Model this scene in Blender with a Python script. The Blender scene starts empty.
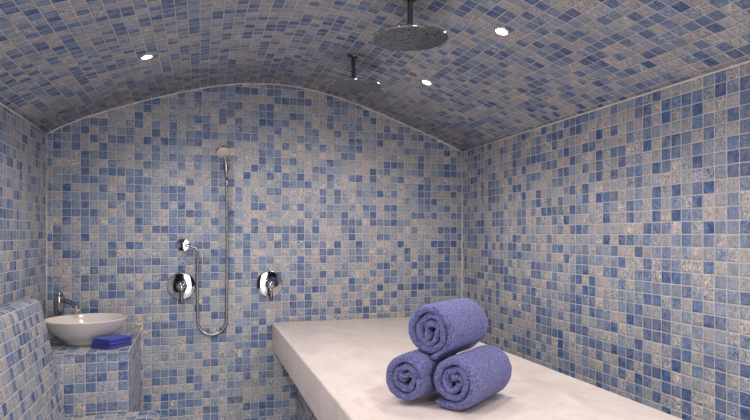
import bpy, bmesh, math, random
import numpy as np
from mathutils import Vector, Matrix, noise as mnoise

random.seed(7)
SC = bpy.context.scene
COL = SC.collection
PI = math.pi
EYE = 1.30                      # camera height; the room is measured from it
XL, XR = -0.883, 1.836          # side walls
YB, YF = 3.95, -1.30            # back wall, front wall
T = 0.0507                      # mosaic pitch

# ------------------------------------------------------------------ helpers
def link(name, bm, mat, parent=None, smooth=True, loc=None, rot=None, angle=None):
    me = bpy.data.meshes.new(name)
    bm.to_mesh(me); bm.free()
    o = bpy.data.objects.new(name, me)
    COL.objects.link(o)
    if mat is not None:
        for m in (mat if isinstance(mat, (list, tuple)) else [mat]):
            me.materials.append(m)
    if smooth:
        for p in me.polygons: p.use_smooth = True
        if angle is not None:
            me.set_sharp_from_angle(angle=angle)
    if parent is not None: o.parent = parent
    if loc is not None: o.location = loc
    if rot is not None: o.rotation_euler = rot
    return o

def tag(o, label, cat, group=None):
    o['label'] = label; o['category'] = cat
    if group: o['group'] = group
    return o

def thing(name, label, cat, loc, rotz=0.0, group=None):
    o = bpy.data.objects.new(name, None)
    o.empty_display_size = 0.05
    COL.objects.link(o)
    o.location = loc; o.rotation_euler = (0, 0, rotz)
    return tag(o, label, cat, group)

def struct(o):
    o['kind'] = 'structure'; return o

def add_lathe(bm, prof, seg=40, mat=Matrix.Identity(4)):
    """prof: list of (r, z) revolved about local Z."""
    rings = []
    for r, z in prof:
        if r < 1e-6:
            rings.append([bm.verts.new(mat @ Vector((0, 0, z)))])
        else:
            rings.append([bm.verts.new(mat @ Vector((r*math.cos(2*PI*i/seg), r*math.sin(2*PI*i/seg), z))) for i in range(seg)])
    for a, b in zip(rings, rings[1:]):
        for i in range(seg):
            j = (i+1) % seg
            if len(a) == 1 and len(b) == 1: continue
            if len(a) == 1: bm.faces.new((a[0], b[j], b[i]))
            elif len(b) == 1: bm.faces.new((a[i], a[j], b[0]))
            else: bm.faces.new((a[i], a[j], b[j], b[i]))
    bmesh.ops.recalc_face_normals(bm, faces=bm.faces)
    return bm

def add_tube(bm, pts, rad, seg=12):
    pts = [Vector(p) for p in pts]
    n = len(pts)
    rads = rad if isinstance(rad, (list, tuple)) else [rad]*n
    rings = []
    up = None
    for i, p in enumerate(pts):
        t = (pts[min(i+1, n-1)] - pts[max(i-1, 0)]).normalized()
        if up is None:
            up = t.orthogonal().normalized()
        up = (up - t*up.dot(t)).normalized()
        s = t.cross(up)
        rings.append([bm.verts.new(p + (up*math.cos(2*PI*k/seg) + s*math.sin(2*PI*k/seg))*rads[i]) for k in range(seg)])
    for a, b in zip(rings, rings[1:]):
        for k in range(seg):
            bm.faces.new((a[k], a[(k+1) % seg], b[(k+1) % seg], b[k]))
    bm.faces.new(rings[0][::-1]); bm.faces.new(rings[-1])
    bmesh.ops.recalc_face_normals(bm, faces=bm.faces)
    return bm

def add_box(bm, lo, hi, bevel=0.0, seg=3):
    c = [(a+b)/2 for a, b in zip(lo, hi)]; s = [b-a for a, b in zip(lo, hi)]
    r = bmesh.ops.create_cube(bm, size=1.0, matrix=Matrix.Translation(c) @ Matrix.Diagonal((*s, 1)))
    if bevel > 0:
        es = list({e for v in r['verts'] for e in v.link_edges})
        bmesh.ops.bevel(bm, geom=es, offset=bevel, segments=seg, profile=0.5, affect='EDGES')
    return bm

def box_uv(bm, origin=(0, 0, 0), pu=T, pv=T, ou=0.0, ov=0.0):
    """mosaic coordinates (in tiles) from each face's own dominant plane"""
    uv = bm.loops.layers.uv.verify()
    for f in bm.faces:
        n = f.normal
        ax = max(range(3), key=lambda i: abs(n[i]))
        for l in f.loops:
            p = l.vert.co - Vector(origin)
            if ax == 0: u, v = p.y, p.z
            elif ax == 1: u, v = p.x, p.z
            else: u, v = p.x, p.y
            l[uv].uv = (u/pu + ou + 37*ax, v/pv + ov)

# ------------------------------------------------------------------ materials
def new_mat(name):
    m = bpy.data.materials.new(name); m.use_nodes = True
    nt = m.node_tree
    return m, nt, nt.nodes['Principled BSDF']

def srgb(r, g, b):
    f = lambda c: (c/255/12.92) if c/255 <= 0.04045 else ((c/255+0.055)/1.055)**2.4
    return (f(r), f(g), f(b), 1.0)

def math_node(nt, op, a, b=None, clamp=False):
    n = nt.nodes.new('ShaderNodeMath'); n.operation = op; n.use_clamp = clamp
    for i, v in enumerate((a, b)):
        if v is None: continue
        if isinstance(v, (int, float)): n.inputs[i].default_value = v
        else: nt.links.new(v, n.inputs[i])
    return n.outputs[0]

def map_range(nt, v, a, b, c, d, smooth=False):
    n = nt.nodes.new('ShaderNodeMapRange')
    if smooth: n.interpolation_type = 'SMOOTHSTEP'
    nt.links.new(v, n.inputs['Value'])
    for k, x in zip(('From Min', 'From Max', 'To Min', 'To Max'), (a, b, c, d)):
        n.inputs[k].default_value = x
    return n.outputs['Result']

def mix_col(nt, fac, a, b, mode='MIX'):
    n = nt.nodes.new('ShaderNodeMix'); n.data_type = 'RGBA'; n.blend_type = mode
    if isinstance(fac, (int, float)): n.inputs['Factor'].default_value = fac
    else: nt.links.new(fac, n.inputs['Factor'])
    for k, v in ((6, a), (7, b)):
        if isinstance(v, tuple): n.inputs[k].default_value = v
        else: nt.links.new(v, n.inputs[k])
    return n.outputs[2]

PALETTE = [  # share, colour of the glass tile
    (0.00, (182, 174, 175)), (0.11, (168, 170, 178)), (0.22, (192, 180, 174)), (0.32, (156, 163, 176)),
    (0.42, (174, 169, 174)), (0.49, (135, 151, 175)), (0.58, (110, 134, 170)), (0.68, (90, 118, 163)),
    (0.79, (75, 106, 156)), (0.90, (62, 94, 147)),
]

def tile_mat(name, seed, grout=0.042, rough=0.21, streak=(1.0, 1.0), bump=0.8):
    m, nt, bs = new_mat(name)
    L = nt.links.new
    uvn = nt.nodes.new('ShaderNodeUVMap')
    # hand-laid: joints waver a little
    wob = nt.nodes.new('ShaderNodeTexNoise'); wob.inputs['Scale'].default_value = 1.3
    L(uvn.outputs[0], wob.inputs['Vector'])
    ws = nt.nodes.new('ShaderNodeVectorMath'); ws.operation = 'MULTIPLY_ADD'
    L(wob.outputs['Color'], ws.inputs[0]); ws.inputs[1].default_value = (0.07, 0.07, 0); ws.inputs[2].default_value = (-0.035, -0.035, 0)
    ad = nt.nodes.new('ShaderNodeVectorMath'); ad.operation = 'ADD'
    L(uvn.outputs[0], ad.inputs[0]); L(ws.outputs[0], ad.inputs[1])
    P = ad.outputs[0]
    cell = nt.nodes.new('ShaderNodeVectorMath'); cell.operation = 'FLOOR'; L(P, cell.inputs[0])
    fr = nt.nodes.new('ShaderNodeVectorMath'); fr.operation = 'FRACTION'; L(P, fr.inputs[0])
    off = nt.nodes.new('ShaderNodeVectorMath'); off.operation = 'ADD'; L(cell.outputs[0], off.inputs[0]); off.inputs[1].default_value = (seed*17.3, seed*5.7, seed)
    wn = nt.nodes.new('ShaderNodeTexWhiteNoise'); wn.noise_dimensions = '3D'; L(off.outputs[0], wn.inputs['Vector'])
    rnd = wn.outputs['Value']
    sc = nt.nodes.new('ShaderNodeSeparateColor'); L(wn.outputs['Color'], sc.inputs[0])
    r2, r3 = sc.outputs[1], sc.outputs[2]
    sx = nt.nodes.new('ShaderNodeSeparateXYZ'); L(fr.outputs[0], sx.inputs[0])
    ex = math_node(nt, 'MINIMUM', sx.outputs[0], math_node(nt, 'SUBTRACT', 1.0, sx.outputs[0]))
    ey = math_node(nt, 'MINIMUM', sx.outputs[1], math_node(nt, 'SUBTRACT', 1.0, sx.outputs[1]))
    edge = math_node(nt, 'MINIMUM', ex, ey)
    tile = map_range(nt, edge, grout*0.75, grout*1.35, 0, 1, True)
    ramp = nt.nodes.new('ShaderNodeValToRGB'); ramp.color_ramp.interpolation = 'CONSTANT'
    cr = ramp.color_ramp
    while len(cr.elements) < len(PALETTE): cr.elements.new(0.5)
    for e, (p, c) in zip(cr.elements, PALETTE):
        e.position = p; e.color = srgb(*c)
    L(rnd, ramp.inputs[0])
    # watery glass: every tile samples its own patch of noise
    cmb = nt.nodes.new('ShaderNodeCombineXYZ'); L(math_node(nt, 'MULTIPLY', r2, 90.0), cmb.inputs[2])
    stv = nt.nodes.new('ShaderNodeVectorMath'); stv.operation = 'MULTIPLY'; L(P, stv.inputs[0]); stv.inputs[1].default_value = (streak[0], streak[1], 1)
    vv = nt.nodes.new('ShaderNodeVectorMath'); vv.operation = 'ADD'; L(stv.outputs[0], vv.inputs[0]); L(cmb.outputs[0], vv.inputs[1])
    n1 = nt.nodes.new('ShaderNodeTexNoise'); n1.inputs['Scale'].default_value = 3.4; n1.inputs['Detail'].default_value = 4; n1.inputs['Roughness'].default_value = 0.62; n1.inputs['Distortion'].default_value = 1.4
    L(vv.outputs[0], n1.inputs['Vector'])
    val = map_range(nt, n1.outputs['Fac'], 0.32, 0.68, 0.60, 1.34)
    hsv = nt.nodes.new('ShaderNodeHueSaturation'); L(ramp.outputs[0], hsv.inputs['Color'])
    nf = nt.nodes.new('ShaderNodeTexNoise'); nf.inputs['Scale'].default_value = 3.6; nf.inputs['Detail'].default_value = 3; nf.inputs['Distortion'].default_value = 2.2
    L(vv.outputs[0], nf.inputs['Vector'])
    relief_shade = map_range(nt, nf.outputs['Fac'], 0.38, 0.62, -0.5, 0.5)  # light and shade of the hammered relief, put into the tile colour
    relief_shade = math_node(nt, 'ADD', 1.0, math_node(nt, 'MULTIPLY', relief_shade, map_range(nt, r3, 0.15, 1.0, 0.15, 1.25)))
    val = math_node(nt, 'MULTIPLY', val, relief_shade)
    L(math_node(nt, 'MULTIPLY', val, map_range(nt, r3, 0, 1, 0.90, 1.08)), hsv.inputs['Value'])
    L(map_range(nt, r2, 0, 1, 0.64, 1.0), hsv.inputs['Saturation'])
    n2 = nt.nodes.new('ShaderNodeTexNoise'); n2.inputs['Scale'].default_value = 1.5; n2.inputs['Detail'].default_value = 2; L(vv.outputs[0], n2.inputs['Vector'])
    warm = mix_col(nt, map_range(nt, n2.outputs['Fac'], 0.45, 0.75, 0.0, 0.5), hsv.outputs[0], srgb(166, 164, 170))
    gn = nt.nodes.new('ShaderNodeTexNoise'); gn.inputs['Scale'].default_value = 0.8; gn.inputs['Detail'].default_value = 3; L(uvn.outputs[0], gn.inputs['Vector'])
    gcol = mix_col(nt, gn.outputs['Fac'], srgb(184, 182, 188), srgb(212, 206, 204))
    L(mix_col(nt, tile, gcol, warm), bs.inputs['Base Color'])
    L(math_node(nt, 'ADD', math_node(nt, 'MULTIPLY', math_node(nt, 'SUBTRACT', 1.0, tile), 0.4), map_range(nt, r2, 0, 1, rough*0.75, rough*1.4)), bs.inputs['Roughness'])
    bs.inputs['Specular IOR Level'].default_value = 0.5
    # relief: pillowed edge + hammered face, stronger on some tiles
    pil = map_range(nt, edge, grout*0.4, grout*3.2, 0, 1, True)
    n3 = nt.nodes.new('ShaderNodeTexNoise'); n3.inputs['Scale'].default_value = 5.0; n3.inputs['Detail'].default_value = 2; n3.inputs['Distortion'].default_value = 1.0; L(vv.outputs[0], n3.inputs['Vector'])
    ham = math_node(nt, 'MULTIPLY', n3.outputs['Fac'], map_range(nt, math_node(nt, 'POWER', r3, 2.0), 0, 1, 0.5, 2.4))
    h = math_node(nt, 'ADD', math_node(nt, 'MULTIPLY', pil, 0.6), math_node(nt, 'MULTIPLY', ham, tile))
    bp = nt.nodes.new('ShaderNodeBump'); bp.inputs['Strength'].default_value = bump; bp.inputs['Distance'].default_value = 0.004
    L(h, bp.inputs['Height']); L(bp.outputs[0], bs.inputs['Normal'])
    return m

M = {}
M['tile_back'] = tile_mat('mosaic_back', 1)
M['tile_left'] = tile_mat('mosaic_left', 2)
M['tile_right'] = tile_mat('mosaic_right', 3, streak=(1.2, 0.8))
M['tile_ceil'] = tile_mat('mosaic_ceiling', 4, streak=(0.8, 1.2))
M['tile_stand'] = tile_mat('mosaic_stand', 6)
M['tile_bench'] = tile_mat('mosaic_bench', 8, streak=(1.3, 0.9))
M['tile_base'] = tile_mat('mosaic_plinth', 9)

def simple(name, col, rough, metal=0.0, spec=0.5):
    m, nt, bs = new_mat(name)
    bs.inputs['Base Color'].default_value = col if len(col) == 4 else (*col, 1)
    bs.inputs['Roughness'].default_value = rough
    bs.inputs['Metallic'].default_value = metal
    bs.inputs['Specular IOR Level'].default_value = spec
    return m, nt, bs

M['chrome'] = simple('chrome', (0.46, 0.46, 0.46), 0.06, 1.0)[0]
M['chrome_dark_reflection'] = simple('chrome_dark_reflection', (0.16, 0.155, 0.15), 0.12, 1.0)[0]  # chrome with a dark reflection put into its base colour
M['hose'], nt, bs = simple('ribbed_chrome_hose', (0.36, 0.36, 0.36), 0.26, 1.0)
wv = nt.nodes.new('ShaderNodeTexWave'); wv.bands_direction = 'Z'; wv.inputs['Scale'].default_value = 140
tc = nt.nodes.new('ShaderNodeTexCoord'); nt.links.new(tc.outputs['Object'], wv.inputs['Vector'])
bp = nt.nodes.new('ShaderNodeBump'); bp.inputs['Strength'].default_value = 0.12; bp.inputs['Distance'].default_value = 0.0006
nt.links.new(wv.outputs['Fac'], bp.inputs['Height']); nt.links.new(bp.outputs[0], bs.inputs['Normal'])
M['grout'] = simple('grout_seam', srgb(216, 209, 205), 0.8)[0]
M['ceramic'] = simple('glazed_ceramic', srgb(226, 216, 208), 0.12, 0.0, 0.5)[0]
M['spray'] = simple('pale_spray_face', srgb(196, 188, 172), 0.35)[0]
M['dark'] = simple('dark_rubber', (0.02, 0.02, 0.022), 0.5)[0]
M['smoked'] = simple('smoked_glass_partition', (0.015, 0.015, 0.017), 0.08)[0]
M['added_glow'], nt, bs = simple('added_glow_door_glass', (0.75, 0.77, 0.8), 0.5)  # unseen glowing door, added to throw light onto the vault
bs.inputs['Emission Color'].default_value = (0.93, 0.95, 1.0, 1)
bs.inputs['Emission Strength'].default_value = 9.5

# nozzle plate: brushed steel peppered with small nozzles
M['nozzle'], nt, bs = simple('nozzle_plate_steel', (0.42, 0.43, 0.43), 0.22, 1.0)
tc = nt.nodes.new('ShaderNodeTexCoord')
vo = nt.nodes.new('ShaderNodeTexVoronoi'); vo.inputs['Scale'].default_value = 62; vo.inputs['Randomness'].default_value = 0.55
nt.links.new(tc.outputs['Object'], vo.inputs['Vector'])
dot = map_range(nt, vo.outputs['Distance'], 0.22, 0.48, 1, 0, True)
nt.links.new(mix_col(nt, dot, (0.31, 0.32, 0.31, 1), (0.03, 0.03, 0.026, 1)), bs.inputs['Base Color'])
nt.links.new(map_range(nt, dot, 0, 1, 0.2, 0.5), bs.inputs['Roughness'])
bp = nt.nodes.new('ShaderNodeBump'); bp.inputs['Strength'].default_value = 0.8; bp.inputs['Distance'].default_value = 0.002
nt.links.new(dot, bp.inputs['Height']); nt.links.new(bp.outputs[0], bs.inputs['Normal'])

# cream marble
M['marble'], nt, bs = simple('cream_marble', srgb(228, 214, 204), 0.30)
tc = nt.nodes.new('ShaderNodeTexCoord')
mp = nt.nodes.new('ShaderNodeMapping'); mp.inputs['Scale'].default_value = (2.2, 1.1, 1.6); mp.inputs['Rotation'].default_value = (0, 0, 0.5)
nt.links.new(tc.outputs['Object'], mp.inputs[0])
a = nt.nodes.new('ShaderNodeTexNoise'); a.inputs['Scale'].default_value = 2.4; a.inputs['Detail'].default_value = 7; a.inputs['Roughness'].default_value = 0.6; a.inputs['Distortion'].default_value = 1.8
b = nt.nodes.new('ShaderNodeTexNoise'); b.inputs['Scale'].default_value = 9; b.inputs['Detail'].default_value = 5; b.inputs['Distortion'].default_value = 0.8
for q in (a, b): nt.links.new(mp.outputs[0], q.inputs['Vector'])
c1 = mix_col(nt, map_range(nt, a.outputs['Fac'], 0.35, 0.68, 0, 1), srgb(227, 210, 200), srgb(244, 231, 223))
vein = map_range(nt, b.outputs['Fac'], 0.60, 0.72, 0, 0.40)
nt.links.new(mix_col(nt, vein, c1, srgb(208, 190, 180)), bs.inputs['Base Color'])

# terry towelling
def terry(name, c_hi, c_lo, scale, strength):
    m, nt, bs = simple(name, c_hi, 0.95, 0, 0.1)
    tc = nt.nodes.new('ShaderNodeTexCoord')
    n = nt.nodes.new('ShaderNodeTexNoise'); n.inputs['Scale'].default_value = scale; n.inputs['Detail'].default_value = 2
    nt.links.new(tc.outputs['Object'], n.inputs['Vector'])
    nt.links.new(mix_col(nt, map_range(nt, n.outputs['Fac'], 0.40, 0.60, 0, 1), c_lo, c_hi), bs.inputs['Base Color'])
    bp = nt.nodes.new('ShaderNodeBump'); bp.inputs['Strength'].default_value = strength; bp.inputs['Distance'].default_value = 0.008
    nt.links.new(n.outputs['Fac'], bp.inputs['Height']); nt.links.new(bp.outputs[0], bs.inputs['Normal'])
    bs.inputs['Sheen Weight'].default_value = 0.35
    bs.inputs['Sheen Roughness'].default_value = 0.5
    bs.inputs['Sheen Tint'].default_value = (0.6, 0.62, 0.9, 1)
    return m
M['terry'] = terry('periwinkle_terry', srgb(136, 137, 184), srgb(82, 83, 136), 190, 1.0)
M['royal'] = terry('royal_blue_terry', srgb(74, 82, 176), srgb(50, 56, 144), 300, 0.5)

M['stone'] = simple('pale_stone_floor', srgb(236, 232, 228), 0.45)[0]
M['lens'], nt, bs = simple('lit_lamp_lens', (1, 1, 1), 0.3)
bs.inputs['Emission Color'].default_value = (1.0, 0.90, 0.78, 1)
bs.inputs['Emission Strength'].default_value = 30
M['rim'] = simple('satin_lamp_rim', (0.7, 0.66, 0.6), 0.3, 0.6)[0]

# ------------------------------------------------------------------ the vault profile
_pr = np.array([(-0.883, 0.608), (-0.809, 0.651), (-0.744, 0.682), (-0.588, 0.748), (-0.417, 0.821), (-0.212, 0.884), (0.0, 0.940), (0.124, 0.965),
                (0.315, 0.995), (0.511, 1.008), (0.782, 0.975), (1.027, 0.908), (1.267, 0.829), (1.507, 0.745), (1.836, 0.606)])
_poly = np.polyfit(_pr[:, 0], _pr[:, 1], 6)
def vault(x):                      # height of the vault above the floor
    return float(np.polyval(_poly, x)) + EYE
VX = [XL + (XR-XL)*i/64 for i in range(65)]
VP = [(x, vault(x)) for x in VX]
VS = [0.0]
for p, q in zip(VP, VP[1:]): VS.append(VS[-1] + math.dist(p, q))

def strip(rows, uvs, flip=False):
    """quad sheet from rows of points with matching uv rows"""
    bm = bmesh.new(); uv = bm.loops.layers.uv.verify()
    vs = [[bm.verts.new(p) for p in r] for r in rows]
    for i in range(len(rows)-1):
        for j in range(len(rows[0])-1):
            idx = [(i, j), (i+1, j), (i+1, j+1), (i, j+1)]
            if flip: idx.reverse()
            f = bm.faces.new([vs[a][b] for a, b in idx])
            for l, (a, b) in zip(f.loops, idx): l[uv].uv = uvs[a][b]
    return bm

def solid(o, t=0.10):
    s = o.modifiers.new('thickness', 'SOLIDIFY'); s.thickness = t; s.offset = -1
    return struct(o)

# back wall (normal towards -Y)
rows = [[(x, YB, 0.0), (x, YB, vault(x))] for x in VX]
uvs = [[((x-XL)/0.0508 - 0.67 + 200, (z-EYE)/0.0505 + 0.79 + 100) for (_, _, z) in r] for r, x in zip(rows, VX)]
solid(link('wall_back', strip(rows, uvs, flip=False), M['tile_back'], smooth=False))
# side walls
def side(name, x, mat, pu, ov, flip):
    ys = (YF, YB)
    z1 = vault(x)
    rows = [[(x, y, 0.0), (x, y, z1)] for y in ys]
    uvs = [[((YB-y)/pu + 0.4, (z-EYE)/0.0505 + ov + 100) for (_, y, z) in r] for r in rows]
    return solid(link(name, strip(rows, uvs, flip), mat, smooth=False))
side('wall_left', XL, M['tile_left'], 0.0520, 0.50, False)
side('wall_right', XR, M['tile_right'], 0.0530, 0.94, True)
# ceiling vault
ys = [YF + (YB-YF)*i/8 for i in range(9)]
rows = [[(x, y, z) for y in ys] for (x, z) in VP]
uvs = [[(s/T + 0.3, y/0.0512 + 60) for y in ys] for s in VS]
solid(link('ceiling', strip(rows, uvs, flip=True), M['tile_ceil']))
# floor
rows = [[(XL, YF, 0), (XL, YB, 0)], [(XR, YF, 0), (XR, YB, 0)]]
uvs = [[(p[0]/T, p[1]/T) for p in r] for r in rows]
solid(link('floor', strip(rows, uvs, flip=False), M['stone'], smooth=False))
# front wall behind the camera, smoked glass, with an added glowing door to light the vault
DX0, DX1, DH = 0.06, 0.72, 2.05
bm = bmesh.new()
segs = sorted(set(VX + [DX0, DX1]))
uvl = bm.loops.layers.uv.verify()
for a, b in zip(segs, segs[1:]):
    zb = DH if (a >= DX0-1e-6 and b <= DX1+1e-6) else 0.0
    vs = [bm.verts.new(p) for p in ((b, YF, zb), (a, YF, zb), (a, YF, vault(a)), (b, YF, vault(b)))]
    f = bm.faces.new(vs)
    for l in f.loops: l[uvl].uv = (l.vert.co.x/T + 11, l.vert.co.z/T)
solid(link('wall_front', bm, M['smoked'], smooth=False))
bm = bmesh.new(); add_box(bm, (DX0+0.003, YF-0.06, 0.004), (DX1-0.003, YF-0.04, DH-0.003), 0.002)
struct(link('added_glow_door_1', bm, M['added_glow'], smooth=False))

# grout seams where vault and walls meet
def seam(name, pts, r=0.0065):
    bm = bmesh.new(); add_tube(bm, pts, r, 8)
    struct(link(name, bm, M['grout']))
seam('trim_1', [(x, YB-0.001, z-0.001) for x, z in VP], 0.006)
seam('trim_2', [(XL+0.001, y, vault(XL)) for y in ys], 0.005)
seam('trim_3', [(XR-0.001, y, vault(XR)) for y in ys], 0.005)
seam('trim_4', [(XL+0.001, YB-0.001, 0.01), (XL+0.001, YB-0.001, vault(XL))], 0.004)
seam('trim_5', [(XR-0.001, YB-0.001, 0.01), (XR-0.001, YB-0.001, vault(XR))], 0.005)

# ------------------------------------------------------------------ massage slab
SX0, SX1, SY0, SY1 = 0.456, 1.458, 1.36, YB-0.008
STOP, STH = EYE-0.578, 0.176
t = thing('massage_slab', 'large cream marble massage slab on a mosaic plinth in the middle of the room', 'massage slab', ((SX0+SX1)/2, (SY0+SY1)/2, 0))
ox, oy = (SX0+SX1)/2, (SY0+SY1)/2
bm = bmesh.new()
add_box(bm, (SX0-ox, SY0-oy, STOP-STH), (SX1-ox, SY1-oy, STOP), 0.0)
vert = [e for e in bm.edges if abs(e.verts[0].co.z-e.verts[1].co.z) > 0.1]
bmesh.ops.bevel(bm, geom=vert, offset=0.022, segments=6, profile=0.5, affect='EDGES')
hor = [e for e in bm.edges if abs(e.verts[0].co.z-e.verts[1].co.z) < 1e-5 and len({f.normal.z > 0.5 or f.normal.z < -0.5 for f in e.link_faces}) == 2]
bmesh.ops.bevel(bm, geom=hor, offset=0.009, segments=4, profile=0.5, affect='EDGES')
link('slab_top', bm, M['marble'], t, angle=math.radians(40))
bm = bmesh.new()
add_box(bm, (0.622-ox, SY0+0.14-oy, 0.0), (SX1-0.165-ox, SY1-oy, STOP-STH+0.002))
bm.normal_update(); box_uv(bm, (0, SY1-oy, 0), ov=0.2)
link('plinth', bm, M['tile_base'], t, smooth=False)

# ------------------------------------------------------------------ tiled washstand
WX1, WY0, WTOP = -0.354, 3.285, EYE-0.598
t = thing('washstand', 'mosaic tiled washstand block carrying the round basin in the back left corner', 'washstand', ((XL+WX1)/2, (WY0+YB)/2, 0))
ox, oy = (XL+WX1)/2, (WY0+YB)/2
bm = bmesh.new(); add_box(bm, (XL+0.004-ox, WY0-oy, 0), (WX1-ox, YB-0.004-oy, WTOP-0.012), 0.0)
bm.normal_update(); box_uv(bm, (WX1-ox, WY0-oy, WTOP), ou=0.0, ov=0.0)
link('base', bm, M['tile_stand'], t, smooth=False)
bm = bmesh.new(); add_box(bm, (XL+0.004-ox, WY0-0.004-oy, WTOP-0.013), (WX1+0.004-ox, YB-0.004-oy, WTOP), 0.004, 2)
bm.normal_update(); box_uv(bm, (WX1-ox, WY0-oy, WTOP-0.0304), ou=0.0, ov=0.0)
link('countertop', bm, M['tile_stand'], t, smooth=False)

# ------------------------------------------------------------------ built-in bench along the left wall
BY0, BY1 = 1.25, WY0-0.006
t = thing('tiled_bench', 'mosaic tiled bench with sloping backrest along the left wall', 'bench', (-0.55, (BY0+BY1)/2, 0))
ox, oy = -0.55, (BY0+BY1)/2
def sweep_profile(prof, y0, y1, uo=0.0):
    s = [0.0]
    for p, q in zip(prof, prof[1:]): s.append(s[-1]+math.dist(p, q))
    ny = 6
    yy = [y0+(y1-y0)*i/ny for i in range(ny+1)]
    rows = [[(x-ox, y-oy, z) for y in yy] for x, z in prof]
    uvs = [[((y1-y)/T+uo, q/T+0.4) for y in yy] for q in s]
    bm = strip(rows, uvs)
    uv = bm.loops.layers.uv.verify()
    for y in (y0, y1):
        vs = [bm.verts.new((x-ox, y-oy, z)) for x, z in prof]
        f = bm.faces.new(vs)
        for l in f.loops: l[uv].uv = ((l.vert.co.x)/T+50, l.vert.co.z/T)
    bmesh.ops.remove_doubles(bm, verts=bm.verts, dist=1e-5)
    bmesh.ops.recalc_face_normals(bm, faces=bm.faces)
    return bm
def arc(cx, cz, r, a0, a1, n=7):
    return [(cx+r*math.cos(math.radians(a0+(a1-a0)*i/n)), cz+r*math.sin(math.radians(a0+(a1-a0)*i/n))) for i in range(n+1)]
E_ = EYE
back = [(XL+0.004, 0.0), (XL+0.004, E_-0.322), (-0.840, E_-0.316)] + arc(-0.800, E_-0.362, 0.048, 92, 8) + \
       [(-0.744, E_-0.40), (-0.735, E_-0.44), (-0.722, E_-0.51), (-0.706, E_-0.59), (-0.690, E_-0.68), (-0.672, E_-0.78), (-0.656, E_-0.86), (-0.648, E_-0.905), (-0.648, 0.0)]
link('backrest', sweep_profile(back, BY0, BY1), M['tile_bench'], t, angle=math.radians(50))
SZ = E_-0.915
seat = [(-0.660, 0.0), (-0.660, SZ)] + [(-0.45, SZ+0.002), (-0.30, SZ+0.001)] + arc(-0.250, SZ-0.055, 0.056, 88, 4) + [(-0.192, SZ-0.12), (-0.200, SZ-0.22), (-0.215, 0.0)]
link('seat', sweep_profile(seat, BY0, BY1-0.002, 0.5), M['tile_bench'], t, angle=math.radians(50))

# ------------------------------------------------------------------ wash basin
BC = Vector((-0.607, 3.60, WTOP))
t = thing('wash_basin', 'round white ceramic vessel basin standing on the tiled washstand', 'basin', BC)
prof = [(0.0, 0.001), (0.098, 0.001), (0.103, 0.004), (0.106, 0.014), (0.112, 0.022), (0.140, 0.040), (0.168, 0.066), (0.190, 0.095), (0.205, 0.120), (0.211, 0.131),
        (0.2125, 0.1345), (0.211, 0.137), (0.207, 0.137), (0.203, 0.133), (0.194, 0.115), (0.178, 0.087), (0.150, 0.057), (0.110, 0.034), (0.060, 0.024), (0.022, 0.022), (0.0, 0.022)]
bm = bmesh.new(); add_lathe(bm, prof, 72); link('bowl', bm, M['ceramic'], t)
bm = bmesh.new(); add_lathe(bm, [(0, 0.0215), (0.021, 0.0215), (0.022, 0.024), (0.019, 0.026), (0, 0.027)], 24); link('drain', bm, M['chrome'], t)

# ------------------------------------------------------------------ basin faucet
FP = Vector((-0.792, 3.845, WTOP))
t = thing('basin_faucet', 'chrome single-lever basin faucet rising behind the white basin', 'faucet', FP, rotz=math.radians(-38))
bm = bmesh.new()
add_lathe(bm, [(0, 0), (0.030, 0), (0.031, 0.006), (0.026, 0.012), (0.0255, 0.03), (0.0255, 0.12), (0.027, 0.17), (0.030, 0.20), (0.031, 0.235), (0.029, 0.243), (0, 0.245)], 28)
link('body', bm, M['chrome'], t)
bm = bmesh.new()
sp = [(0.015, 0, 0.212), (0.045, 0, 0.216), (0.08, 0, 0.210), (0.11, 0, 0.197), (0.132, 0, 0.180), (0.142, 0, 0.163)]
add_tube(bm, sp, [0.017, 0.0155, 0.014, 0.0135, 0.0135, 0.0135], 16)
o = link('spout', bm, M['chrome'], t)
bm = bmesh.new(); add_tube(bm, [(0.140, 0, 0.165), (0.1445, 0, 0.156)], 0.0115, 16); link('aerator', bm, M['spray'], o)
bm = bmesh.new()
add_lathe(bm, [(0, 0.244), (0.020, 0.244), (0.021, 0.256), (0.012, 0.262), (0, 0.263)], 24)
add_tube(bm, [(0.004, 0, 0.256), (-0.012, 0, 0.272), (-0.026, 0, 0.292)], [0.007, 0.006, 0.005], 10)
link('lever', bm, M['chrome'], t)

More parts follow.
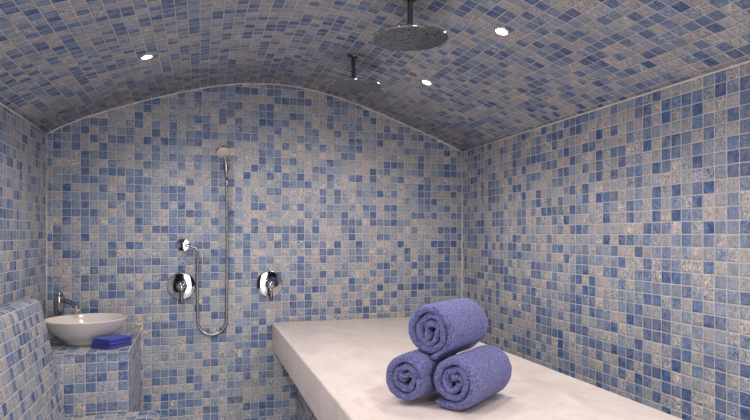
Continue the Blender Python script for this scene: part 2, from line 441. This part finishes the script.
# ------------------------------------------------------------------ folded washcloths (a stack of three)
def cloth_bm(w, d, h, seed):
    """a cloth folded in half: top and bottom leaf joined by a rounded fold on the -Y edge"""
    bm = bmesh.new()
    n, k = 16, 10
    th = h*0.47
    path = []
    r = (h-th)/2
    for i in range(k+1): path.append((d/2-(d-r)*i/k, h/2+r))
    for i in range(1, 7):
        a = PI/2+PI*i/6.0
        path.append((-d/2+r+r*math.cos(a)*1.0, h/2+r*math.sin(a)))
    for i in range(1, k+1): path.append((-d/2+r+(d-r)*i/k, h/2-r))
    rows = []
    for j in range(n+1):
        x = -w/2+w*j/n
        e = 1-0.10*abs(2*j/n-1)**6
        ring_o, ring_i = [], []
        for q, (y, z) in enumerate(path):
            p0 = path[max(q-1, 0)]; p1 = path[min(q+1, len(path)-1)]
            ty, tz = p1[0]-p0[0], p1[1]-p0[1]; l = math.hypot(ty, tz) or 1
            ny, nz = -tz/l, ty/l
            tt = th/2*(0.97 if 0 < j < n else 0.45)
            wob = 0.0012*mnoise.noise(Vector((x*22+seed*9, y*22, z*60)))
            ring_o.append(bm.verts.new((x, y-ny*tt, z-nz*tt+wob*(z > h/2))))
            ring_i.append(bm.verts.new((x, y+ny*tt, z+nz*tt)))
        rows.append(ring_o+ring_i[::-1])
    m = len(rows[0])
    for a, b in zip(rows, rows[1:]):
        for q in range(m):
            bm.faces.new((a[q], a[(q+1) % m], b[(q+1) % m], b[q]))
    half = m//2
    for ring in (rows[0], rows[-1]):
        for q in range(half-1):
            bm.faces.new((ring[q], ring[q+1], ring[m-2-q], ring[m-1-q]))
    bmesh.ops.recalc_face_normals(bm, faces=bm.faces)
    lo = min(v.co.z for v in bm.verts)
    for v in bm.verts: v.co.z -= lo
    return bm
cc = Vector((-0.452, 3.436, WTOP))
pos = ['lowest', 'middle', 'topmost']
zc = WTOP
for i in range(3):
    bm = cloth_bm(0.162-0.004*i, 0.128-0.003*i, 0.0172, i)
    hh = max(v.co.z for v in bm.verts)
    o = link('folded_washcloth', bm, M['royal'], loc=(cc.x+0.002*(i-1), cc.y-0.001*i, zc+0.0003), rot=(0, 0, math.radians(51.5+2.0*(i == 1)-1.5*(i == 2))))
    zc += hh+0.0003
    tag(o, {0: 'royal blue folded washcloth lowest of the stack, lying on the washstand', 1: 'royal blue folded washcloth in the middle of the stack beside the basin',
            2: 'royal blue folded washcloth on top of the stack beside the basin'}[i], 'washcloth', 'folded washcloths on the washstand')

# ------------------------------------------------------------------ rolled towels
def x_s(a, r): return r*math.cos(a)+3.1*r*math.sin(a)
def towel_bm(R, L, seed, tail=0.0, th=0.0255, pitch=0.0268, end_ang=-2.2):
    """one long towel rolled up about local Y; the outer end lies at end_ang"""
    rng = random.Random(seed)
    turns = (R-th/2-0.010)/pitch
    N = int(52*turns)
    total = turns*2*PI
    ph = [rng.uniform(0, 6.28) for _ in range(4)]
    bm = bmesh.new()
    rings = []
    nl, nc = 16, 6
    for i in range(N+1):
        f = i/N
        ang = end_ang-(1-f)*total                  # grows outward, counter-clockwise from the front
        r = 0.010+pitch*turns*f
        inner = max(0.0, 1-(r/(R*0.72))**2)
        r += inner*(0.0055*math.sin(2*ang+ph[0])+0.0045*math.sin(3.3*ang+ph[1])+0.002*math.sin(6.1*ang+ph[3]))
        r += tail*max(0.0, (f-0.955)/0.045)**2
        t2 = th/2*(1.0-0.10*inner)
        if f < 0.02: t2 *= 0.4+0.6*f/0.02
        if f > 0.985: t2 *= max(0.35, 1-((f-0.985)/0.015)**2*0.65)
        hl = L/2-0.010*inner+0.004*math.sin(1.7*ang+ph[2])*(0.4+inner)
        sec = []                                   # closed section: (radial offset, axial)
        for k in range(nl+1): sec.append((t2, -(hl-t2)+2*(hl-t2)*k/nl))
        for k in range(1, nc): a = PI/2-PI*k/nc; sec.append((t2*math.sin(a), (hl-t2)+t2*math.cos(a)))
        for k in range(nl+1): sec.append((-t2, (hl-t2)-2*(hl-t2)*k/nl))
        for k in range(1, nc): a = -PI/2-PI*k/nc; sec.append((t2*math.sin(a), -(hl-t2)+t2*math.cos(a)))
        ring = []
        for dr, ax in sec:
            ends = (abs(ax)/(L/2))
            rr = (r+dr)*(1-0.055*ends**5)
            rr += 0.0026*mnoise.noise(Vector((math.cos(ang)*4+seed*7, ax*11, math.sin(ang)*4+i*0.002)))+0.0012*mnoise.noise(Vector((x_s(ang, rr)*60, ax*60, seed)))
            x, z = -rr*math.cos(ang), rr*math.sin(ang)
            flat = -R+0.004
            if z < flat: z = flat+(z-flat)*0.25     # settles on what carries it
            ring.append(bm.verts.new((x, ax, z)))
        rings.append(ring)
    m = len(rings[0])
    for a, b in zip(rings, rings[1:]):
        for k in range(m):
            bm.faces.new((a[k], a[(k+1) % m], b[(k+1) % m], b[k]))
    bm.faces.new(rings[0]); bm.faces.new(rings[-1][::-1])
    bmesh.ops.recalc_face_normals(bm, faces=bm.faces)
    return bm

AX = math.radians(52)
axd = Vector((math.sin(AX), math.cos(AX), 0))
RT = 0.0965
zt = STOP+RT-0.004
def push_out(bm, loc, rz, others):
    """the soft upper towel gives way where it lies on the lower ones"""
    W = Matrix.Translation(loc) @ Matrix.Rotation(rz, 4, 'Z'); I = W.inverted()
    for v in bm.verts:
        p = W @ v.co
        for c, r in others:
            d = p-c; d -= axd*d.dot(axd)
            if d.length < r: p += d.normalized()*(r-d.length)
        v.co = I @ p

def towel(x, y, z, seed, label, end, R=RT, L=0.30, tail=0.0, dyaw=0.0, others=()):
    bm = towel_bm(R, L, seed, tail, end_ang=end)
    push_out(bm, Vector((x, y, z)), -AX+dyaw, others)
    o = link('rolled_towel', bm, M['terry'], loc=(x, y, z), rot=(0, 0, -AX+dyaw))
    return tag(o, label, 'towel', 'rolled towels stacked on the slab')
RL, RR, RU = 0.093, 0.099, 0.105
lft = Vector((0.762, 1.962, STOP+RL-0.006)); rgt = Vector((0.907, 1.868, STOP+RR-0.003))
towel(*lft, 3, 'rolled periwinkle towel at the lower left of the pile on the slab', math.radians(170), R=RL, L=0.265, others=[(rgt, RR+0.001)])
towel(*rgt, 11, 'rolled periwinkle towel at the lower right of the pile on the slab', math.radians(-48), R=RR, tail=0.014)
mid = (Vector((0.784, 2.014, 0))+rgt)/2+axd*0.045
towel(mid.x-0.020, mid.y+0.006, STOP+0.248, 5, 'rolled periwinkle towel resting on top of the two others', math.radians(-95), R=RU, dyaw=math.radians(1.5), others=[(lft, RL), (rgt, RR)])

# ------------------------------------------------------------------ wall shower: mixers, outlet, bracket, hand shower
RX90 = Matrix.Rotation(PI/2, 4, 'X')        # local Z of a lathe -> -Y, out of the back wall
def mixer(x, z, label):
    t = thing('shower_mixer', label, 'shower mixer', (x, YB+0.002, z), group='shower mixers on the back wall')
    bm = bmesh.new()
    add_lathe(bm, [(0, 0.0), (0.088, 0.0), (0.088, 0.006), (0.085, 0.0105), (0.078, 0.012), (0.035, 0.0135), (0, 0.0135)], 56, RX90)
    link('wall_plate', bm, M['chrome'], t, angle=math.radians(35))
    bm = bmesh.new()
    add_lathe(bm, [(0.031, 0.0125), (0.031, 0.035), (0.029, 0.038), (0.027, 0.040), (0.027, 0.058), (0.023, 0.066), (0.012, 0.070), (0, 0.071)], 36, RX90)
    link('cartridge', bm, M['chrome'], t, angle=math.radians(35))
    bm = bmesh.new()                         # paddle lever hanging down
    pts = [(0, -0.050, 0.004), (0, -0.056, -0.02), (0.001, -0.064, -0.05), (0.002, -0.072, -0.08), (0.003, -0.078, -0.104)]
    wid = [0.014, 0.013, 0.0125, 0.0125, 0.011]
    rings = []
    for (px, py, pz), w in zip(pts, wid):
        rings.append([bm.verts.new((px+w*math.cos(2*PI*k/16), py+0.0055*math.sin(2*PI*k/16), pz)) for k in range(16)])
    for a, b in zip(rings, rings[1:]):
        for k in range(16): bm.faces.new((a[k], a[(k+1) % 16], b[(k+1) % 16], b[k]))
    bm.faces.new(rings[0]); bm.faces.new(rings[-1])
    bmesh.ops.recalc_face_normals(bm, faces=bm.faces)
    link('lever', bm, M['chrome_dark_reflection'], t, angle=math.radians(40))
    return t
mixer(-0.114, EYE-0.324, 'chrome round-plate shower mixer below the hose outlet, left of the hose')
mixer(0.442, EYE-0.324, 'chrome round-plate shower mixer standing alone right of the hose')

# hose outlet elbow
OX, OZ = -0.105, EYE-0.062
t = thing('hose_outlet', 'small chrome wall elbow where the shower hose starts, above the left mixer', 'hose outlet', (OX, YB, OZ))
bm = bmesh.new()
add_lathe(bm, [(0, 0), (0.041, 0), (0.041, 0.006), (0.038, 0.011), (0.016, 0.013), (0.0145, 0.05), (0.0165, 0.062), (0.012, 0.068), (0, 0.069)], 32, RX90)
link('wall_flange', bm, M['chrome'], t, angle=math.radians(35))
bm = bmesh.new(); add_tube(bm, [(0.0, -0.05, 0.0), (0.022, -0.05, -0.001), (0.038, -0.05, -0.004), (0.046, -0.05, -0.010)], [0.012, 0.012, 0.011, 0.0105], 14)
link('nipple', bm, M['chrome'], t)

# wall bracket
KX, KZ = 0.160, EYE+0.432
t = thing('shower_bracket', 'chrome wall bracket holding the hand shower', 'bracket', (KX, YB, KZ))
bm = bmesh.new(); add_lathe(bm, [(0, 0), (0.021, 0), (0.021, 0.006), (0.017, 0.010), (0.011, 0.014), (0.010, 0.044), (0, 0.044)], 24, RX90)
link('wall_mount', bm, M['chrome'], t, angle=math.radians(35))
bm = bmesh.new()
add_lathe(bm, [(0.0158, -0.016), (0.0215, -0.016), (0.0225, 0.016), (0.0158, 0.016), (0.0158, -0.016)], 24, Matrix.Translation((0, -0.060, 0)))
link('cradle', bm, M['chrome'], t, angle=math.radians(35))

# hand shower with its hose
t = thing('hand_shower', 'chrome hand shower with pale spray face and long hanging hose on the back wall', 'hand shower', (KX, YB-0.060, KZ))
bm = bmesh.new()
hp = [(0.004, 0.002, -0.065), (0.002, 0, -0.02), (0, 0, 0.02), (-0.004, -0.006, 0.05), (-0.012, -0.018, 0.075), (-0.020, -0.028, 0.088)]
add_tube(bm, hp, [0.010, 0.0125, 0.0135, 0.0135, 0.014, 0.017], 18)
link('handle', bm, M['chrome'], t)
hm = Matrix.Translation((-0.020, -0.038, 0.092)) @ Matrix.Rotation(math.radians(-14), 4, 'Y') @ Matrix.Rotation(math.radians(-42), 4, 'X')
bm = bmesh.new()
add_lathe(bm, [(0, 0.026), (0.020, 0.024), (0.038, 0.015), (0.046, 0.004), (0.047, -0.004), (0.044, -0.007)], 36, hm)
o = link('shower_head', bm, M['chrome'], t)
bm = bmesh.new(); add_lathe(bm, [(0.0445, -0.0065), (0.040, -0.010), (0.02, -0.013), (0, -0.0135)], 36, hm)
link('spray_face', bm, M['spray'], o)
hx, hz = KX+0.004, KZ-0.063
lx = OX+0.092                                    # hose's left run
cxm, rad = (hx+lx)/2, (hx-lx)/2
zb = EYE-0.640+rad
pts = []
for i in range(24): pts.append((hx+0.003*math.sin(i/23*PI), YB-0.058+0.0485*i/23, hz+(zb-hz)*i/23))
for i in range(1, 24): a = -PI*i/24; pts.append((cxm+rad*math.cos(a), YB-0.0095-0.004*math.sin(PI*i/24), zb+rad*1.0*math.sin(a)))
ztop = OZ-0.055
for i in range(14): pts.append((lx-0.004*math.sin(i/13*PI), YB-0.0095-0.0345*(i/13)**2, zb+(ztop-zb)*i/13))
ex, ez = OX+0.046, OZ-0.010
for i in range(1, 9):
    a = i/8
    # quarter bend into the outlet
    pts.append((lx+(ex-lx)*(1-math.cos(a*PI/2)), YB-0.044-0.006*a, ztop+(ez-ztop)*math.sin(a*PI/2)))
pts = [(x-KX, y-(YB-0.060), z-KZ) for x, y, z in pts]
bm = bmesh.new(); add_tube(bm, pts, 0.0098, 12); link('hose', bm, M['hose'], t)

# ------------------------------------------------------------------ rain showers hanging from the vault
def rain(x, y, z, label):
    top = vault(x)
    t = thing('rain_shower', label, 'rain shower', (x, y, z), group='rain showers under the vault')
    bm = bmesh.new()
    add_lathe(bm, [(0.151, 0.0), (0.1545, 0.001), (0.1555, 0.004), (0.1545, 0.008), (0.145, 0.011), (0.06, 0.016), (0.024, 0.020), (0, 0.020)], 72)
    link('head', bm, M['chrome'], t, angle=math.radians(50))
    bm = bmesh.new(); add_lathe(bm, [(0.1515, 0.0005), (0.15, -0.0008), (0, -0.0010)], 72)
    link('nozzle_plate', bm, M['nozzle'], t, smooth=False)
    bm = bmesh.new(); add_lathe(bm, [(0, 0.018), (0.018, 0.018), (0.020, 0.024), (0.020, 0.038), (0.015, 0.044), (0, 0.044)], 20)
    link('swivel_nut', bm, M['chrome_dark_reflection'], t, angle=math.radians(40))
    h = top-z
    bm = bmesh.new(); add_lathe(bm, [(0, 0.040), (0.0115, 0.040), (0.0115, h-0.002), (0, h-0.002)], 20)
    link('arm', bm, M['chrome_dark_reflection'], t, angle=math.radians(40))
    bm = bmesh.new(); add_lathe(bm, [(0, h-0.012), (0.014, h-0.012), (0.030, h-0.006), (0.032, h+0.004), (0, h+0.004)], 28)
    link('ceiling_rose', bm, M['chrome_dark_reflection'], t, angle=math.radians(40))
rain(0.822, 2.268, EYE+0.798, 'round chrome rain shower hanging nearest the viewer, at the top edge of the photo')
rain(0.800, 3.110, EYE+0.806, 'round chrome rain shower hanging farther back, close in front of the back wall arch')

# ------------------------------------------------------------------ downlights
def slope(x): return math.atan((vault(x+0.01)-vault(x-0.01))/0.02)
LAMP_W = 26.0
def lamp(x, y, power=LAMP_W):
    z = vault(x); a = slope(x)
    ld = bpy.data.lights.new('downlight_beam', 'SPOT')
    ld.energy = power; ld.color = (1.0, 0.94, 0.895); ld.spot_size = math.radians(160); ld.spot_blend = 0.8; ld.shadow_soft_size = 0.022
    lo = bpy.data.objects.new('downlight_beam', ld); COL.objects.link(lo)
    lo.location = (x+math.sin(a)*0.03, y, z-math.cos(a)*0.03); lo.rotation_euler = (0, -a, 0)
    return lo
def downlight(x, y, label):
    z = vault(x); a = slope(x)
    t = thing('ceiling_downlight', label, 'downlight', (x, y, z), group='recessed ceiling downlights')
    t.rotation_euler = (0, -a, 0)
    bm = bmesh.new(); add_lathe(bm, [(0.024, 0.004), (0.024, -0.004), (0.026, -0.006), (0.032, -0.005), (0.034, 0.001), (0.034, 0.004)], 32)
    link('trim_ring', bm, M['rim'], t)
    bm = bmesh.new(); add_lathe(bm, [(0.0245, -0.002), (0.018, -0.0055), (0.009, -0.007), (0, -0.0075)], 28)
    link('lens', bm, M['lens'], t)
downlight(-0.250, 3.075, 'small lit recessed downlight in the left side of the vault')
downlight(1.210, 3.065, 'small lit recessed downlight right of the farther rain shower')
downlight(1.208, 2.210, 'small lit recessed downlight right of the nearer rain shower, high in the photo')
for y in (3.07, 2.21, 1.355, 0.50):
    for x in (-0.250, 1.210):
        lamp(x, y, LAMP_W*(0.6 if y < 1 else 1.0))

w = bpy.data.worlds.new('world'); SC.world = w; w.use_nodes = True
w.node_tree.nodes['Background'].inputs[0].default_value = (0.5, 0.5, 0.5, 1)
w.node_tree.nodes['Background'].inputs[1].default_value = 0.1

# ------------------------------------------------------------------ camera
cd = bpy.data.cameras.new('camera'); co = bpy.data.objects.new('camera', cd); COL.objects.link(co)
cd.sensor_fit = 'HORIZONTAL'; cd.sensor_width = 36; cd.lens = 36*590/750
cd.shift_y = 25/750; cd.clip_start = 0.02
co.location = (0, 0, EYE); co.rotation_euler = (PI/2, 0, -math.radians(16.52))
SC.camera = co

SC.view_settings.view_transform = 'Standard'; SC.view_settings.look = 'None'
SC.view_settings.gamma = 1; SC.view_settings.use_curve_mapping = False
SC.view_settings.exposure = -0.09
